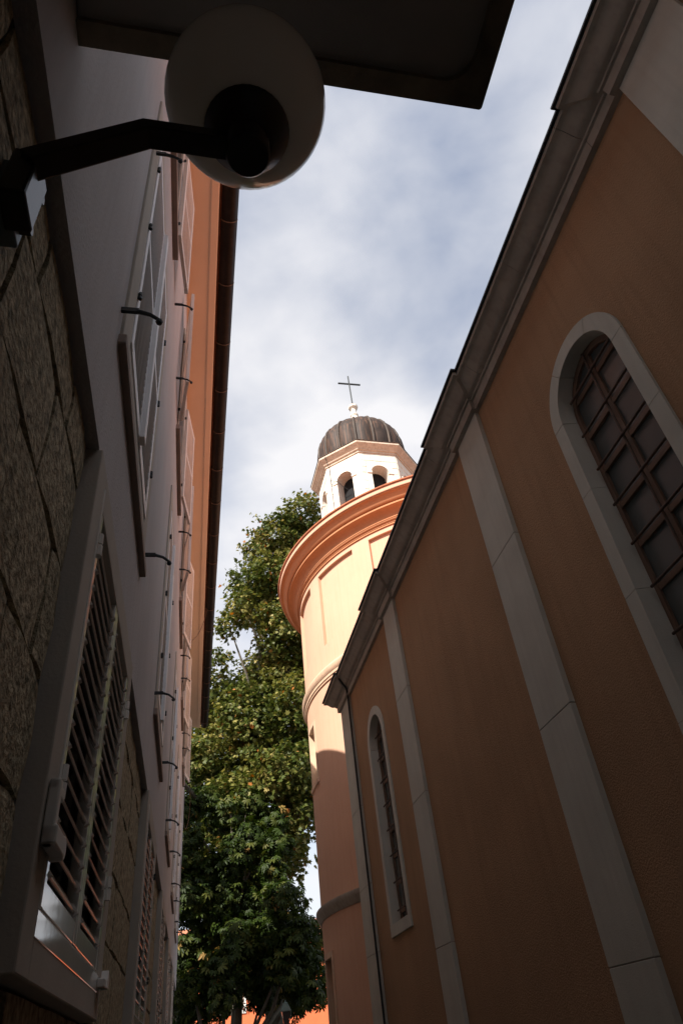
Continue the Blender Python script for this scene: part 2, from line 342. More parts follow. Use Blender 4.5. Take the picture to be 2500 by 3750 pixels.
# ground-floor windows
for n in range(-1, NW):
    o = PER * n
    if 3.55 + o > UEND: break
    q = MB(); a, b = 1.82 + o, 3.53 + o
    ring(q, a, b, 1.80, ZP - .004, .15, -.055, .014)
    build('window_surround', q, 'surround_paint', bld, bevel=.005)
    q = MB(); q.add([(-.042, a + .1, 1.85), (-.042, b - .1, 1.85), (-.042, b - .1, 3.3), (-.042, a + .1, 3.3)], [(0, 1, 2, 3)]); build('window_pane', q, 'dark_pane', bld)
    ua, ub, um = 1.985 + o, 3.375 + o, 2.68 + o
    for li, (l0, l1) in enumerate(((ua, um - .004), (um + .004, ub))):
        q = MB(); x0, x1 = -.030, .012
        q.box((x0, l0, 1.955), (x1, l0 + .05, 3.27)); q.box((x0, l1 - .05, 1.955), (x1, l1, 3.27))
        q.box((x0 + .002, l0 + .05, 1.955), (x1 - .002, l1 - .05, 2.018)); q.box((x0 + .002, l0 + .05, 3.215), (x1 - .002, l1 - .05, 3.27))
        sh = build('shutter', q, 'shutter_gloss', bld, bevel=.003)
        zl = [2.065 + .068 * k for k in range(17)]
        if n in (0, 1, 2):
            for z in zl: share('slat', S_BIG, sh, (-.012, l0 + .067, z))
        else: far_slats(sh, .56, .058, .012, R_(-58), l0 + .067, zl, 'slat_gloss', -.012)
        for z in (2.25, 3.05): hinge(sh, l0 - .004 if li == 0 else l1 + .004, z, .020, 'shutter_gloss' if n == 0 else 'iron', n == 0)
    if True:   # bottom drip rail and outer guide profile
        q = MB(); q.box((-.04, ua - .03, 1.885), (.016, ub + .03, 1.945)); build('bottom_rail', q, 'shutter_gloss', bld, bevel=.003)
        q = MB(); q.box((-.04, ua - .032, 1.945), (.006, ua - .008, 3.29)); q.tube([(.010, ua - .02, 1.945), (.010, ua - .02, 3.29)], .009, 8); build('guide_profile', q, 'shutter_gloss', bld, smooth=40)
    if n == 0:
        q = MB(); x = .016   # white catch on the near jamb
        q.box((x, 1.84, 2.06), (x + .028, 1.875, 2.215)); q.box((x, 1.84, 2.06), (x + .036, 1.985, 2.105)); q.box((x, 1.84, 2.185), (x + .022, 1.955, 2.215))
        q.tube([(x - .002, 1.99, 2.083), (x + .034, 1.99, 2.083)], .030, 14)
        build('shutter_catch', q, 'plastic_white', bld, bevel=.005)
        q = MB(); q.box((x, 3.36, 1.90), (x + .03, 3.46, 1.93)); q.prism([(3.42, 1.90), (3.50, 1.90), (3.50, 1.935), (3.46, 1.965)], 0, .03, lambda u, d, z: (x + .004 + d, u, z)); build('shutter_catch', q, 'plastic_white', bld, bevel=.004)
# first-floor windows
for n in range(-1, NW):
    o = PER * n
    if 3.55 + o > UEND: break
    q = MB(); a, b = 1.83 + o, 3.53 + o
    ring(q, a, b, 4.03, 6.56, .19, -.06, .014); build('window_surround', q, 'surround_paint', bld, bevel=.004)
    q = MB(); q.box((-.03, a - .02, 3.965), (.034, b + .02, 4.025)); build('window_sill', q, 'sill_stone', bld, bevel=.006)
    q = MB(); q.add([(-.10, a + .2, 4.3), (-.10, b - .2, 4.3), (-.10, b - .2, 6.4), (-.10, a + .2, 6.4)], [(0, 1, 2, 3)]); build('window_pane', q, 'dark_pane', bld)
    ua, ub, um = 2.025 + o, 3.335 + o, 2.68 + o
    for li, (l0, l1) in enumerate(((ua, um - .003), (um + .003, ub))):
        q = MB(); x0, x1 = -.018, .020
        q.box((x0, l0, 4.25), (x1, l0 + .055, 6.36)); q.box((x0, l1 - .055, 4.25), (x1, l1, 6.36))
        for z0, z1 in ((4.25, 4.33), (5.27, 5.33), (6.29, 6.36)): q.box((x0 + .002, l0 + .055, z0), (x1 - .002, l1 - .055, z1))
        if li == 0: q.box((x1 - .002, l1 - .035, 4.26), (x1 + .026, l1 + .035, 6.35))
        sh = build('shutter', q, 'shutter_white', bld, bevel=.003)
        zl = [4.370 + .0585 * k for k in range(16)] + [5.370 + .0585 * k for k in range(16)]
        if n in (0, 1):
            for z in zl: share('slat', S_THIN, sh, (0, l0 + .057, z))
        else: far_slats(sh, .535, .050, .010, R_(-62), l0 + .057, zl, 'shutter_slat')
        for z in (4.62, 5.3, 6.0): hinge(sh, l0 - .004 if li == 0 else l1 + .004, z, .026)
    for (u, z) in ((1.775 + o, 4.14), (3.64 + o, 4.2)): holder(u, z)
    if n in (0,): holder(1.90 + o, 5.95)
# second-floor windows with their leaves folded back against the wall
for n in range(-1, NW):
    o = PER * n
    if 3.55 + o > UEND: break
    q = MB(); a, b = 2.0 + o, 3.4 + o
    ring(q, a, b, 7.58, 9.62, .08, -.06, .020); build('window_surround', q, 'surround_paint', bld, bevel=.004)
    q = MB(); q.box((-.03, a - .12, 7.49), (.05, b + .12, 7.565)); build('window_sill', q, 'sill_stone', bld, bevel=.006)
    q = MB(); q.add([(-.15, a + .09, 7.6), (-.15, b - .09, 7.6), (-.15, b - .09, 9.56), (-.15, a + .09, 9.56)], [(0, 1, 2, 3)]); build('window_pane', q, 'blue_pane', bld)
    q = MB(); ring(q, a + .08, b - .08, 7.66, 9.54, .06, -.14, -.09); q.box((-.138, (a + b) / 2 - .04, 7.7), (-.085, (a + b) / 2 + .04, 9.5)); build('window_frame', q, 'shutter_white', bld)
    for li in (0, 1):
        hp = Vector((.028, a - .005 if li == 0 else b + .005, 0)); ang = R_((7 if li == 0 else (9 if n else 8)) + (n * 37 % 5) - 2); s = -1 if li == 0 else 1
        dx, du = math.sin(ang), math.cos(ang) * s
        mp = lambda t, d, z: (hp.x + t * dx + d * abs(du), hp.y + t * du - d * dx * s, z)
        q = MB(); L = .63
        q.box((0, 0, 7.74), (.06, .038, 9.5), mp); q.box((L - .06, 0, 7.74), (L, .038, 9.5), mp)
        for z0, z1 in ((7.74, 7.83), (8.58, 8.65), (9.43, 9.5)): q.box((.06, .002, z0), (L - .06, .036, z1), mp)
        sh = build('shutter', q, 'shutter_old', bld, bevel=.003)
        q = MB()
        for z in [7.86 + .0455 * k for k in range(16)] + [8.68 + .0455 * k for k in range(17)]:
            P = [mp(t, d, z + dz) for t in (.05, L - .05) for d, dz in ((.003, -.014), (.003, -.006), (.035, .014), (.035, .022))]
            q.add(P, [(0, 1, 5, 4), (1, 3, 7, 5), (3, 2, 6, 7), (2, 0, 4, 6)])
        tag(build('slat', q, 'shutter_old', sh), kind='stuff')
        for z in (7.95, 9.3): hinge(sh, hp.y, z, .04)
    for u in (a - .72, b + .72): holder(u, 7.68, .17)
# eaves: soffit, trim, gutter, roof
q = MB(); q.box((-.1, UBEG, ZS), (.40, UEND, ZS + .12)); build('soffit', q, 'soffit_paint', bld)
q = MB(); q.box((.31, UBEG, ZS - .022), (.418, UEND + .004, ZS + .16)); build('soffit_trim', q, 'soffit_paint', bld, bevel=.012)
q = MB(); GR = .108; gx, gz = .560, ZS + .115
prof = [(gx + GR * math.cos(R_(180 + 180 * k / 14)), gz + GR * math.sin(R_(180 + 180 * k / 14))) for k in range(15)]
prof += [(gx + (GR - .008) * math.cos(R_(360 - 180 * k / 14)), gz + (GR - .008) * math.sin(R_(360 - 180 * k / 14))) for k in range(15)]
nn = len(prof); P = [(x, UBEG, z) for x, z in prof] + [(x, UEND + .12, z) for x, z in prof]
q.add(P, [(i, (i + 1) % nn, nn + (i + 1) % nn, nn + i) for i in range(nn)] + [tuple(range(nn)), tuple(range(2 * nn - 1, nn - 1, -1))])
q.tube([(gx + GR - .004, UBEG, gz), (gx + GR - .004, UEND + .12, gz)], .013, 8)
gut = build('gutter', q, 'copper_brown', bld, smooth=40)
u = 1.62
while u < UEND:
    q = MB(); rr = GR + .006
    ri = [(gx + rr * math.cos(R_(180 + 180 * k / 12)), u, gz + rr * math.sin(R_(180 + 180 * k / 12))) for k in range(13)]
    q.tube(ri, .0085, 6); build('gutter_joint', q, 'gutter_joint', gut, smooth=50); u += random.uniform(.98, 1.08)
q = MB(); pitch = math.tan(R_(24)); yr0, yr1 = UBEG, UEND + .1
e, ri_x = .56, -4.6; ze = ZS + .19; zr = ze + (e - ri_x) * pitch
q.add([(e, yr0, ze), (e, yr1, ze), (ri_x, yr1 - 4.6, zr), (ri_x, yr0, zr), (-9.7, yr0, ze), (-9.7, yr1, ze)], [(0, 1, 2, 3), (3, 2, 5, 4), (1, 5, 2)])
q.add([(e, yr0, ze - .05), (e, yr1, ze - .05), (e, yr1, ze), (e, yr0, ze), (-9.7, yr0, ze - .05), (-9.7, yr1, ze - .05), (-9.7, yr1, ze)], [(0, 1, 2, 3), (0, 1, 5, 4), (1, 5, 6, 2)])
build('roof', q, 'tile', bld)
q = MB(); q.box((-9, -16, 0), (14.5, UBEG - .01, 13.5)); build('rear_shade_block', q, 'plaster', bld)  # unseen block, added behind the camera to cut the light in the alley
# canopy over the door beside the camera
q = MB(); cx1, cu1, cz = 1.165, .705, 3.79; cu0 = -2.6
q.box((0, cu0, cz + .03), (cx1, cu1, cz + .17)); can = build('door_canopy', q, 'concrete', bld, bevel=.01); tag(can, 'dark concrete canopy slab overhanging the globe lamp')
q = MB(); w_ = .062; ro = .085
inner = [(0.0, cu1 - w_)] + [(cx1 - w_ - ro + ro * math.sin(R_(9 * k)), cu1 - w_ - ro + ro * math.cos(R_(9 * k))) for k in range(11)] + [(cx1 - w_, cu0)]
outer = [(0.0, cu1 - .002)] + [(cx1 - .012 + .01 * math.sin(R_(9 * k)), cu1 - .012 + .01 * math.cos(R_(9 * k))) for k in range(11)] + [(cx1 - .002, cu0)]
k = len(inner)
V = [(x, u, cz) for x, u in inner] + [(x, u, cz) for x, u in outer] + [(x, u, cz + .032) for x, u in inner] + [(x, u, cz + .032) for x, u in outer]
F = []
for i in range(k - 1): F += [(i, i + 1, k + i + 1, k + i), (i, i + 1, 2 * k + i + 1, 2 * k + i), (k + i, k + i + 1, 3 * k + i + 1, 3 * k + i)]
F += [(0, k, 3 * k, 2 * k), (k - 1, 2 * k - 1, 4 * k - 1, 3 * k - 1)]
q.add(V, F); build('drip_edge', q, 'concrete_edge', can)

# ------------------------------------------------------------------ globe wall lamp
LY = .65
lamp = empty('wall_lamp', (-.374, LY, 2.9), 0, 'white opal globe lamp on a black cranked arm fixed to the stone wall', 'wall lamp')
gc = Vector((.070, LY, 3.435)); gr = .195
q = MB(); prof = [(max(.001, gr * math.sin(math.pi * k / 32)), gc.z - gr * math.cos(math.pi * k / 32)) for k in range(3, 33)]
q.lathe(prof, 48, (gc.x, gc.y)); build('globe', q, 'opal', lamp, world=True, smooth=80)
q = MB(); q.lathe([(.001, gc.z - gr - .034), (.050, gc.z - gr - .034), (.060, gc.z - gr - .026), (.094, gc.z - gr + .012), (.098, gc.z - gr + .030), (.094, gc.z - gr + .030), (.001, gc.z - gr + .02)], 36, (gc.x, gc.y)); build('cup', q, 'lamp_black', lamp, world=True, smooth=40)
za = gc.z - gr - .055
q = MB()
def bar(mb, pts, hw, hh):
    rings = []
    for i, p in enumerate(pts):
        p = Vector(p); d = (Vector(pts[min(i + 1, len(pts) - 1)]) - Vector(pts[max(i - 1, 0)])).normalized(); a = Vector((0, 1, 0)); b = d.cross(a).normalized()
        rings.append([p + a * hw * s + b * hh * t for s, t in ((-1, -1), (1, -1), (1, 1), (-1, 1))])
    o = len(mb.v); mb.v += [tuple(x) for r_ in rings for x in r_]
    for i in range(len(rings) - 1):
        for k in range(4): mb.f.append((o + i * 4 + k, o + i * 4 + (k + 1) % 4, o + i * 4 + 4 + (k + 1) % 4, o + i * 4 + 4 + k))
    mb.f += [(o, o + 1, o + 2, o + 3), tuple(o + (len(rings) - 1) * 4 + k for k in (3, 2, 1, 0))]
bar(q, [(-.352, LY + .012, za - .20), (-.145, LY, za - .01), (.07, LY, za - .01)], .024, .022)
build('arm', q, 'lamp_black', lamp, world=True, bevel=.004)
q = MB(); q.lathe([(.001, za - .050), (.044, za - .050), (.049, za - .044), (.049, za + .024), (.001, za + .024)], 24, (.07, LY)); build('end_socket', q, 'lamp_black', lamp, world=True, smooth=40)
q = MB(); q.box((-.384, .652, 2.865), (-.334, .735, 3.035)); build('wall_bracket', q, 'lamp_black', lamp, world=True, bevel=.006)
q = MB(); q.box((-.43, .690, 2.875), (-.368, .775, 3.06)); build('wall_plate', q, 'galvanised', lamp, world=True, bevel=.004)
for dz in (-.145, -.27):
    q = MB(); q.tube([(-.375, .752, za + dz), (-.346, .752, za + dz)], .014, 8); build('bolt', q, 'lamp_black', lamp, world=True, smooth=40)

# ------------------------------------------------------------------ church: nave
XW = 2.8
church = empty('church', (7.7, 8, 0), 0, 'peach stucco church with round drum, stone pilasters and a domed lantern topped by a cross', 'church')
NM = lambda u, d, z: (XW + d, u, z)
ZC = 6.66; NEND = 12.05; NBEG = -6.6
PIL = [(-2.86, -2.30), (.76, 1.32), (4.384, 4.944), (8.02, 8.58), (11.36, NEND)]
WINS = [(2.86, True), (9.99, True)]
HW, ZSP, ZB = .40, 5.30, 2.90
w = MB(); edges = [NBEG, 1.9, 3.8, 9.0, 11.0, NEND]
for a, b in zip(edges[:-1], edges[1:]):
    c = [x for x, _ in WINS if a < x < b]
    if c: arched_face(w, a, b, 0, ZC + .4, c[0], HW + .06, ZB, ZSP, .42, NM)
    else: w.add([NM(a, 0, 0), NM(b, 0, 0), NM(b, 0, ZC + .4), NM(a, 0, ZC + .4)], [(0, 1, 2, 3)])
w.add([(XW, NEND, 0), (12.6, NEND, 0), (12.6, NEND, ZC + .4), (XW, NEND, ZC + .4)], [(0, 1, 2, 3)])
w.add([(12.6, NEND, 0), (12.6, NBEG, 0), (12.6, NBEG, ZC + .4), (12.6, NEND, ZC + .4)], [(0, 1, 2, 3)])
w.add([(XW, NBEG, 0), (12.6, NBEG, 0), (12.6, NBEG, ZC + .4), (XW, NBEG, ZC + .4)], [(0, 1, 2, 3)])
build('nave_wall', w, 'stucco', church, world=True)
PP = .045
for i, (a, b) in enumerate(PIL):
    q = MB(); q.box((XW - PP + .008, a + .006, 0), (XW + (.05 if b < NEND else .5), b - .006 if b < NEND else b + PP - .008, ZC)); pil = build('pilaster', q, 'sill_stone', church, world=True)
    zj = [0, .25, 1.86, 3.47, 5.08, ZC] if i != 3 else [0, .9, 2.4, 3.95, 5.3, ZC]
    if i == 4: zj = [0, .6, 1.75, 2.7, 3.6, 4.75, 5.75, ZC]
    for z0, z1 in zip(zj[:-1], zj[1:]):
        q = MB(); q.box((XW - PP, a, z0 + .003), (XW + (.04 if b < NEND else .5), b if b < NEND else b + PP, z1 - .003)); build('slab', q, 'slab_stone', pil, world=True, bevel=.004)
# cornice in lengths, breaking forward over each pilaster
cprof = [(-.02, ZC), (.050, ZC), (.056, ZC + .105), (.078, ZC + .108), (.080, ZC + .130), (.094, ZC + .134)]
for k in range(9):
    t = k / 8; cprof.append((.094 + .165 * t, ZC + .134 + .115 * (t - .13 * math.sin(2 * math.pi * t))))
cprof += [(.266, ZC + .252), (.268, ZC + .292), (-.02, ZC + .295)]
def sweep(name, pts, prof, matn, parent, caps=True, bevel=0):
    """pts: (y, base x, side) where side = -1/0/+1 says whether y shifts with the projection"""
    q = MB(); n = len(prof); m_ = len(pts)
    for d, z in prof:
        for y, bx, sft, endx in pts:
            q.v.append((bx - d if endx is None else endx, y + sft * d, z))
    for i in range(n - 1):
        for k in range(m_ - 1): q.f.append((i * m_ + k, i * m_ + k + 1, (i + 1) * m_ + k + 1, (i + 1) * m_ + k))
    if caps: q.f += [tuple(i * m_ for i in range(n)), tuple(i * m_ + m_ - 1 for i in reversed(range(n)))]
    return build(name, q, matn, parent, world=True, smooth=28)
EX = .40
segs = []; y = NBEG
for (a, b) in PIL:
    l0 = a - EX; nsub = max(1, round((l0 - y) / 1.3))
    for k in range(nsub):
        s0, s1 = y + (l0 - y) * k / nsub, y + (l0 - y) * (k + 1) / nsub
        segs.append([(s0 + .002, XW, 0, None), (s1 - .002, XW, 0, None)])
    if b < NEND: segs.append([(l0 + .002, XW, 0, None), (a, XW, -1, None), (a, XW - PP, -1, None), (b, XW - PP, 1, None), (b, XW, 1, None), (b + EX - .002, XW, 0, None)])
    else: segs.append([(l0 + .002, XW, 0, None), (a, XW, -1, None), (a, XW - PP, -1, None), (b + PP, XW - PP, 1, None), (b + PP, XW, 1, 6.5)])
    y = b + EX
mprof = [(.20, ZC + .297), (.292, ZC + .297), (.292, ZC + .319), (.20, ZC + .322)]
for s in segs:
    cs = sweep('cornice_stone', s, cprof, 'cornice_stone', church)
    sweep('metal_edge', s, mprof, 'iron', cs)
q = MB(); zt = ZC + .345; xr = (XW + 12.6) / 2
q.add([(XW - .28, NBEG, zt), (XW - .28, NEND + .3, zt), (xr, NEND + .3, zt + 2.7), (xr, NBEG, zt + 2.7), (12.9, NBEG, zt), (12.9, NEND + .3, zt)], [(0, 1, 2, 3), (3, 2, 5, 4), (1, 5, 2), (0, 3, 4)])
build('nave_roof', q, 'tile', church, world=True)
q = MB(); q.tube([(XW - PP - .012, PIL[-1][0] - .012, 0), (XW - PP - .012, PIL[-1][0] - .012, ZC + .02)], .016, 8)
q.tube([(XW - PP - .012, PIL[-1][0] - .012, ZC + .01), (XW - .09, PIL[-1][0] - .10, ZC + .1), (XW - .24, PIL[-1][0] - .25, ZC + .22)], .014, 8); build('conductor_pipe', q, 'iron', church, world=True, smooth=50)
# arched windows
def church_window(yc):
    wd = .128; q = MB(); n = 24
    # back frame
    fr = MB(); D0 = .105
    outl = lambda hw, zb: [(yc - hw, zb), (yc - hw, ZSP)] + [(yc - hw * math.cos(math.pi * k / n), ZSP + hw * math.sin(math.pi * k / n)) for k in range(1, n)] + [(yc + hw, ZSP), (yc + hw, zb)]
    def band(mb, hw0, hw1, zb0, zb1, d0, d1):
        A, B = outl(hw0, zb0), outl(hw1, zb1); m_ = len(A)
        V = [NM(u, d0, z) for u, z in A] + [NM(u, d0, z) for u, z in B] + [NM(u, d1, z) for u, z in A] + [NM(u, d1, z) for u, z in B]
        F = []
        for i in range(m_ - 1): F += [(i, i + 1, m_ + i + 1, m_ + i), (i, i + 1, 2 * m_ + i + 1, 2 * m_ + i), (m_ + i, m_ + i + 1, 3 * m_ + i + 1, 3 * m_ + i), (2 * m_ + i, 2 * m_ + i + 1, 3 * m_ + i + 1, 3 * m_ + i)]
        F += [(0, m_, 3 * m_, 2 * m_), (m_ - 1, 2 * m_ - 1, 4 * m_ - 1, 3 * m_ - 1)]
        mb.add(V, F)
    band(fr, HW + .05, HW - .055, ZB + .02, ZB + .02, D0, D0 + .06)
    win = build('arched_window', fr, 'wood_brown', church, world=True, smooth=40)
    # stone surround: jamb stones, arch stones, sill
    def stone(poly_o, poly_i, d_out=-.022, d_in=.10):
        m_ = len(poly_o); V = []
        for d, P in ((d_out, poly_o), (d_out, poly_i), (d_in, poly_o), (d_in, [((u - yc) * .94 + yc, z) for u, z in poly_i])): V += [NM(u, d, z) for u, z in P]
        F = []
        for i in range(m_ - 1): F += [(i, i + 1, m_ + i + 1, m_ + i), (i, i + 1, 2 * m_ + i + 1, 2 * m_ + i), (m_ + i, m_ + i + 1, 3 * m_ + i + 1, 3 * m_ + i), (2 * m_ + i, 2 * m_ + i + 1, 3 * m_ + i + 1, 3 * m_ + i)]
        F += [(0, m_, 3 * m_, 2 * m_), (m_ - 1, 2 * m_ - 1, 4 * m_ - 1, 3 * m_ - 1)]
        s = MB(); s.add(V, F); build('surround_stone', s, 'slab_stone', win, world=True, smooth=40)
    ho, hi = HW + wd, HW
    zj = [ZB, 3.75, 4.62, ZSP - .004]
    for s in (-1, 1):
        for z0, z1 in zip(zj[:-1], zj[1:]): stone([(yc + s * ho, z0 + .002), (yc + s * ho, z1 - .002)], [(yc + s * hi, z0 + .002), (yc + s * hi, z1 - .002)])
    for t0, t1 in ((0, 58), (58.6, 122), (122.6, 180)):
        T = [R_(t0 + (t1 - t0) * k / 10) for k in range(11)]
        stone([(yc - ho * math.cos(t), ZSP + ho * math.sin(t)) for t in T], [(yc - hi * math.cos(t), ZSP + hi * math.sin(t)) for t in T])
    q = MB(); q.box((XW - .026, yc - ho - .001, ZB - .145), (XW + .10, yc + ho + .001, ZB - .003)); build('sill', q, 'slab_stone', win, world=True, bevel=.004)
    # glazing bars, panes, iron grille
    q = MB(); q.box((XW + D0 + .004, yc - .028, ZB + .03), (XW + D0 + .05, yc + .028, ZSP + HW - .06)); build('mullion', q, 'wood_brown', win, world=True)
    rows = [3.045 + .3433 * k for k in range(8)]
    lev = [ZB + .03] + rows + [ZSP + HW]
    for z in rows:
        h = HW - .05 if z < ZSP else math.sqrt(max(.01, (HW - .05) ** 2 - (z - ZSP) ** 2))
        q = MB(); q.box((XW + D0 + .007, yc - h, z - .022), (XW + D0 + .047, yc + h, z + .022)); build('glazing_bar', q, 'wood_brown', win, world=True)
        q = MB(); q.tube([(XW + .068, yc - h - .008, z + .01), (XW + .068, yc + h + .008, z + .01)], .0105, 8); build('grille_bar', q, 'iron_rust', win, world=True, smooth=50)
    q = MB(); q.tube([(XW + .084, yc, ZB - .01), (XW + .084, yc, ZSP + HW - .02)], .0105, 8); build('grille_bar', q, 'iron_rust', win, world=True, smooth=50)
    for z0, z1 in zip(lev[:-1], lev[1:]):
        for s in (-1, 1):
            P = [(yc + s * .02, z0), (yc + s * .02, min(z1, ZSP + HW - .03))]
            ks = 8; hwp = HW - .03
            side = []
            for k in range(ks + 1):
                z = z1 + (z0 - z1) * k / ks; z = min(z, ZSP + hwp * .999)
                h = hwp if z < ZSP else math.sqrt(max(0, hwp ** 2 - (z - ZSP) ** 2)); side.append((yc + s * max(h, .021), z))
            ta, tb = random.uniform(-.02, .02), random.uniform(-.025, .025)
            q = MB(); q.prism(P + side, D0 + .024, D0 + .030, lambda u, d, z: NM(u, d + ta * (u - yc) + tb * (z - z0), z)); build('pane', q, 'church_pane', win, world=True)
    q = MB(); q.add([NM(yc - .46, .30, ZB - .1), NM(yc + .46, .30, ZB - .1), NM(yc + .46, .30, ZSP + .46), NM(yc - .46, .30, ZSP + .46)], [(0, 1, 2, 3)]); build('backing', q, 'dark_void', win, world=True)
mat('iron_rust', (.12, .088, .07), .7, .3, 25, metal=.2, bump=.3, bscale=60)
for yc, vis in WINS:
    if vis: church_window(yc)

# ------------------------------------------------------------------ church: round drum
CX, CY, RW = 7.675, 16.48, 4.742
pan = []; k = -8
while k < 8: pan.append((-161.8 + 24.6 * k, -143.8 + 24.6 * k)); k += 1
pan = [p for p in pan if p[0] > -330 and p[1] < 0]
ZP0, ZP1 = 9.62, 11.70
WA0, WA1 = -184.2, -174.8
cols = sorted({*[round(-330 + 1.25 * k, 3) for k in range(int(330 / 1.25) + 1)], WA0, WA1, *[a for p in pan for a in p]})
cols = [c for i, c in enumerate(cols) if i == 0 or c - cols[i - 1] > .12 or c in (WA0, WA1)]
for p in pan:
    for v in p:
        if v not in cols: cols.append(v)
cols = sorted(set(cols))
zz = [0, 1.0, 3.18, 6.70, 8.05, ZP0, ZP1, 11.90]
def ddep(a, z):
    if WA0 < a < WA1 and 6.70 < z < 8.05: return .17
    if WA0 < a < WA1 and 1.0 < z < 3.18: return .30
    if ZP0 < z < ZP1 and any(p0 < a < p1 for p0, p1 in pan): return .085
    return 0.0
DM = lambda a, d, z: (CX + (RW - d) * math.cos(R_(a)), CY + (RW - d) * math.sin(R_(a)), z)
w = MB(); depthwall(w, cols, zz, ddep, DM); w.add([DM(-330, 0, 0), DM(0, 0, 0), DM(0, 0, 11.9), DM(-330, 0, 11.9)], [(0, 1, 2, 3)])
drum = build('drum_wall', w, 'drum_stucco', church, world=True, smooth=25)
def cove(r0, z0, r1, z1, n=8, inv=False):
    return [(r0 + (r1 - r0) * (1 - math.cos(math.pi / 2 * k / n)), z0 + (z1 - z0) * math.sin(math.pi / 2 * k / n)) if not inv else (r0 + (r1 - r0) * math.sin(math.pi / 2 * k / n), z0 + (z1 - z0) * (1 - math.cos(math.pi / 2 * k / n))) for k in range(n + 1)]
prof = [(RW - .02, 11.84), (RW + .035, 11.84), (RW + .035, 11.875), (RW + .05, 11.885), (RW + .05, 11.915)] + [(RW + .05 + .05 * math.sin(math.pi / 2 * k / 5), 11.915 + .05 * (1 - math.cos(math.pi / 2 * k / 5))) for k in range(1, 6)] + [(RW + .115, 11.975), (RW + .115, 12.0)]
prof += cove(RW + .10, 12.0, RW + .30, 12.21, 12) + [(RW + .325, 12.212), (RW + .325, 12.262), (RW + .30, 12.268)]
for k in range(13):
    t = k / 12; prof.append((RW + .315 + .205 * t, 12.282 + .185 * (t - .17 * math.sin(2 * math.pi * t))))
prof += [(RW + .535, 12.475), (RW + .535, 12.495), (RW - .02, 12.497)]
q = MB(); q.lathe(prof, 240, (CX, CY)); build('drum_cornice', q, 'drum_moulding', church, world=True, smooth=22)
q = MB(); q.lathe([(RW - .02, 12.499), (RW + .56, 12.499), (RW + .565, 12.51), (RW + .565, 12.625), (RW - .02, 12.63)], 240, (CX, CY)); build('drum_fascia', q, 'drum_stucco', church, world=True, smooth=22)
q = MB(); q.lathe([(RW + .52, 12.632), (RW + .605, 12.632), (RW + .612, 12.665), (RW + .52, 12.69), (.05, 14.1)], 160, (CX, CY)); build('drum_roof', q, 'tile', church, world=True, smooth=30)
def string_course(z0, prof, stones, matn):
    for k in range(stones):
        a0, a1 = -330 + 360 * k / stones, -330 + 360 * (k + 1) / stones
        if not (-262 < a0 < -80): continue
        q = MB(); q.lathe(prof, 6, (CX, CY), a0 + .03, a1 - .03); n = len(prof)
        q.f += [tuple(i * 7 for i in range(n)), tuple(i * 7 + 6 for i in reversed(range(n)))]
        build('string_course_stone', q, matn, church, world=True, smooth=30)
string_course(8.7, [(RW - .03, 8.66), (RW + .03, 8.66), (RW + .035, 8.70), (RW + .055, 8.715), (RW + .06, 8.77), (RW + .085, 8.80), (RW + .115, 8.87), (RW + .118, 8.93), (RW + .10, 8.965), (RW - .03, 8.99)], 44, 'drum_stone')
string_course(3.9, [(RW - .03, 3.86), (RW + .02, 3.86), (RW + .05, 3.90), (RW + .09, 3.97), (RW + .118, 4.02), (RW + .118, 4.075), (RW - .03, 4.11)], 50, 'cornice_stone')
# drum windows: stone lining, sill, glazing
def drum_window(z0, z1, dp, pm):
    q = MB(); e = .75
    for a0, a1 in ((WA0 - .9, WA0 + .35), (WA1 - .35, WA1 + .9)):
        for s in range(2): q.add([DM(a, d, z) for a, d, z in ((a0, -.018, z0 - .06), (a1, -.018, z0 - .06), (a1, -.018, z1 + .07), (a0, -.018, z1 + .07), (a0, dp, z0 - .06), (a1, dp, z0 - .06), (a1, dp, z1 + .07), (a0, dp, z1 + .07))], [(0, 1, 2, 3), (4, 5, 6, 7), (0, 1, 5, 4), (1, 2, 6, 5), (2, 3, 7, 6), (3, 0, 4, 7)]) if s == 0 else None
    am = (WA0 + WA1) / 2
    for b0, b1 in ((WA0 + .35, am), (am, WA1 - .35)):
        q.add([DM(a, d, z) for a, d, z in ((b0, -.018, z1 - .03), (b1, -.018, z1 - .03), (b1, -.018, z1 + .07), (b0, -.018, z1 + .07), (b0, .28, z1 - .03), (b1, .28, z1 - .03), (b1, .28, z1 + .07), (b0, .28, z1 + .07))], [(0, 1, 2, 3), (4, 5, 6, 7), (0, 1, 5, 4), (1, 2, 6, 5), (2, 3, 7, 6), (3, 0, 4, 7)])
    win = build('drum_window', q, 'drum_stone', church, world=True)
    q = MB(); q.add([DM(a, d, z) for a, d, z in ((WA0 - 1.1, -.05, z0 - .10), (WA1 + 1.1, -.05, z0 - .10), (WA1 + 1.1, -.05, z0 - .01), (WA0 - 1.1, -.05, z0 - .01), (WA0 - 1.1, .28, z0 - .10), (WA1 + 1.1, .28, z0 - .10), (WA1 + 1.1, .28, z0 + .01), (WA0 - 1.1, .28, z0 + .01))], [(0, 1, 2, 3), (4, 5, 6, 7), (0, 1, 5, 4), (1, 2, 6, 5), (2, 3, 7, 6), (3, 0, 4, 7)]); build('sill', q, 'drum_stone', win, world=True)
    q = MB(); q.add([DM(WA0, dp - .01, z0), DM(am, dp - .01, z0), DM(am, dp - .01, z1), DM(WA0, dp - .01, z1)], [(0, 1, 2, 3)]).add([DM(am, dp - .01, z0), DM(WA1, dp - .01, z0), DM(WA1, dp - .01, z1), DM(am, dp - .01, z1)], [(0, 1, 2, 3)]); build('pane', q, pm, win, world=True)
drum_window(6.70, 8.05, .155, 'house_white'); drum_window(1.0, 3.18, .28, 'dark_pane')

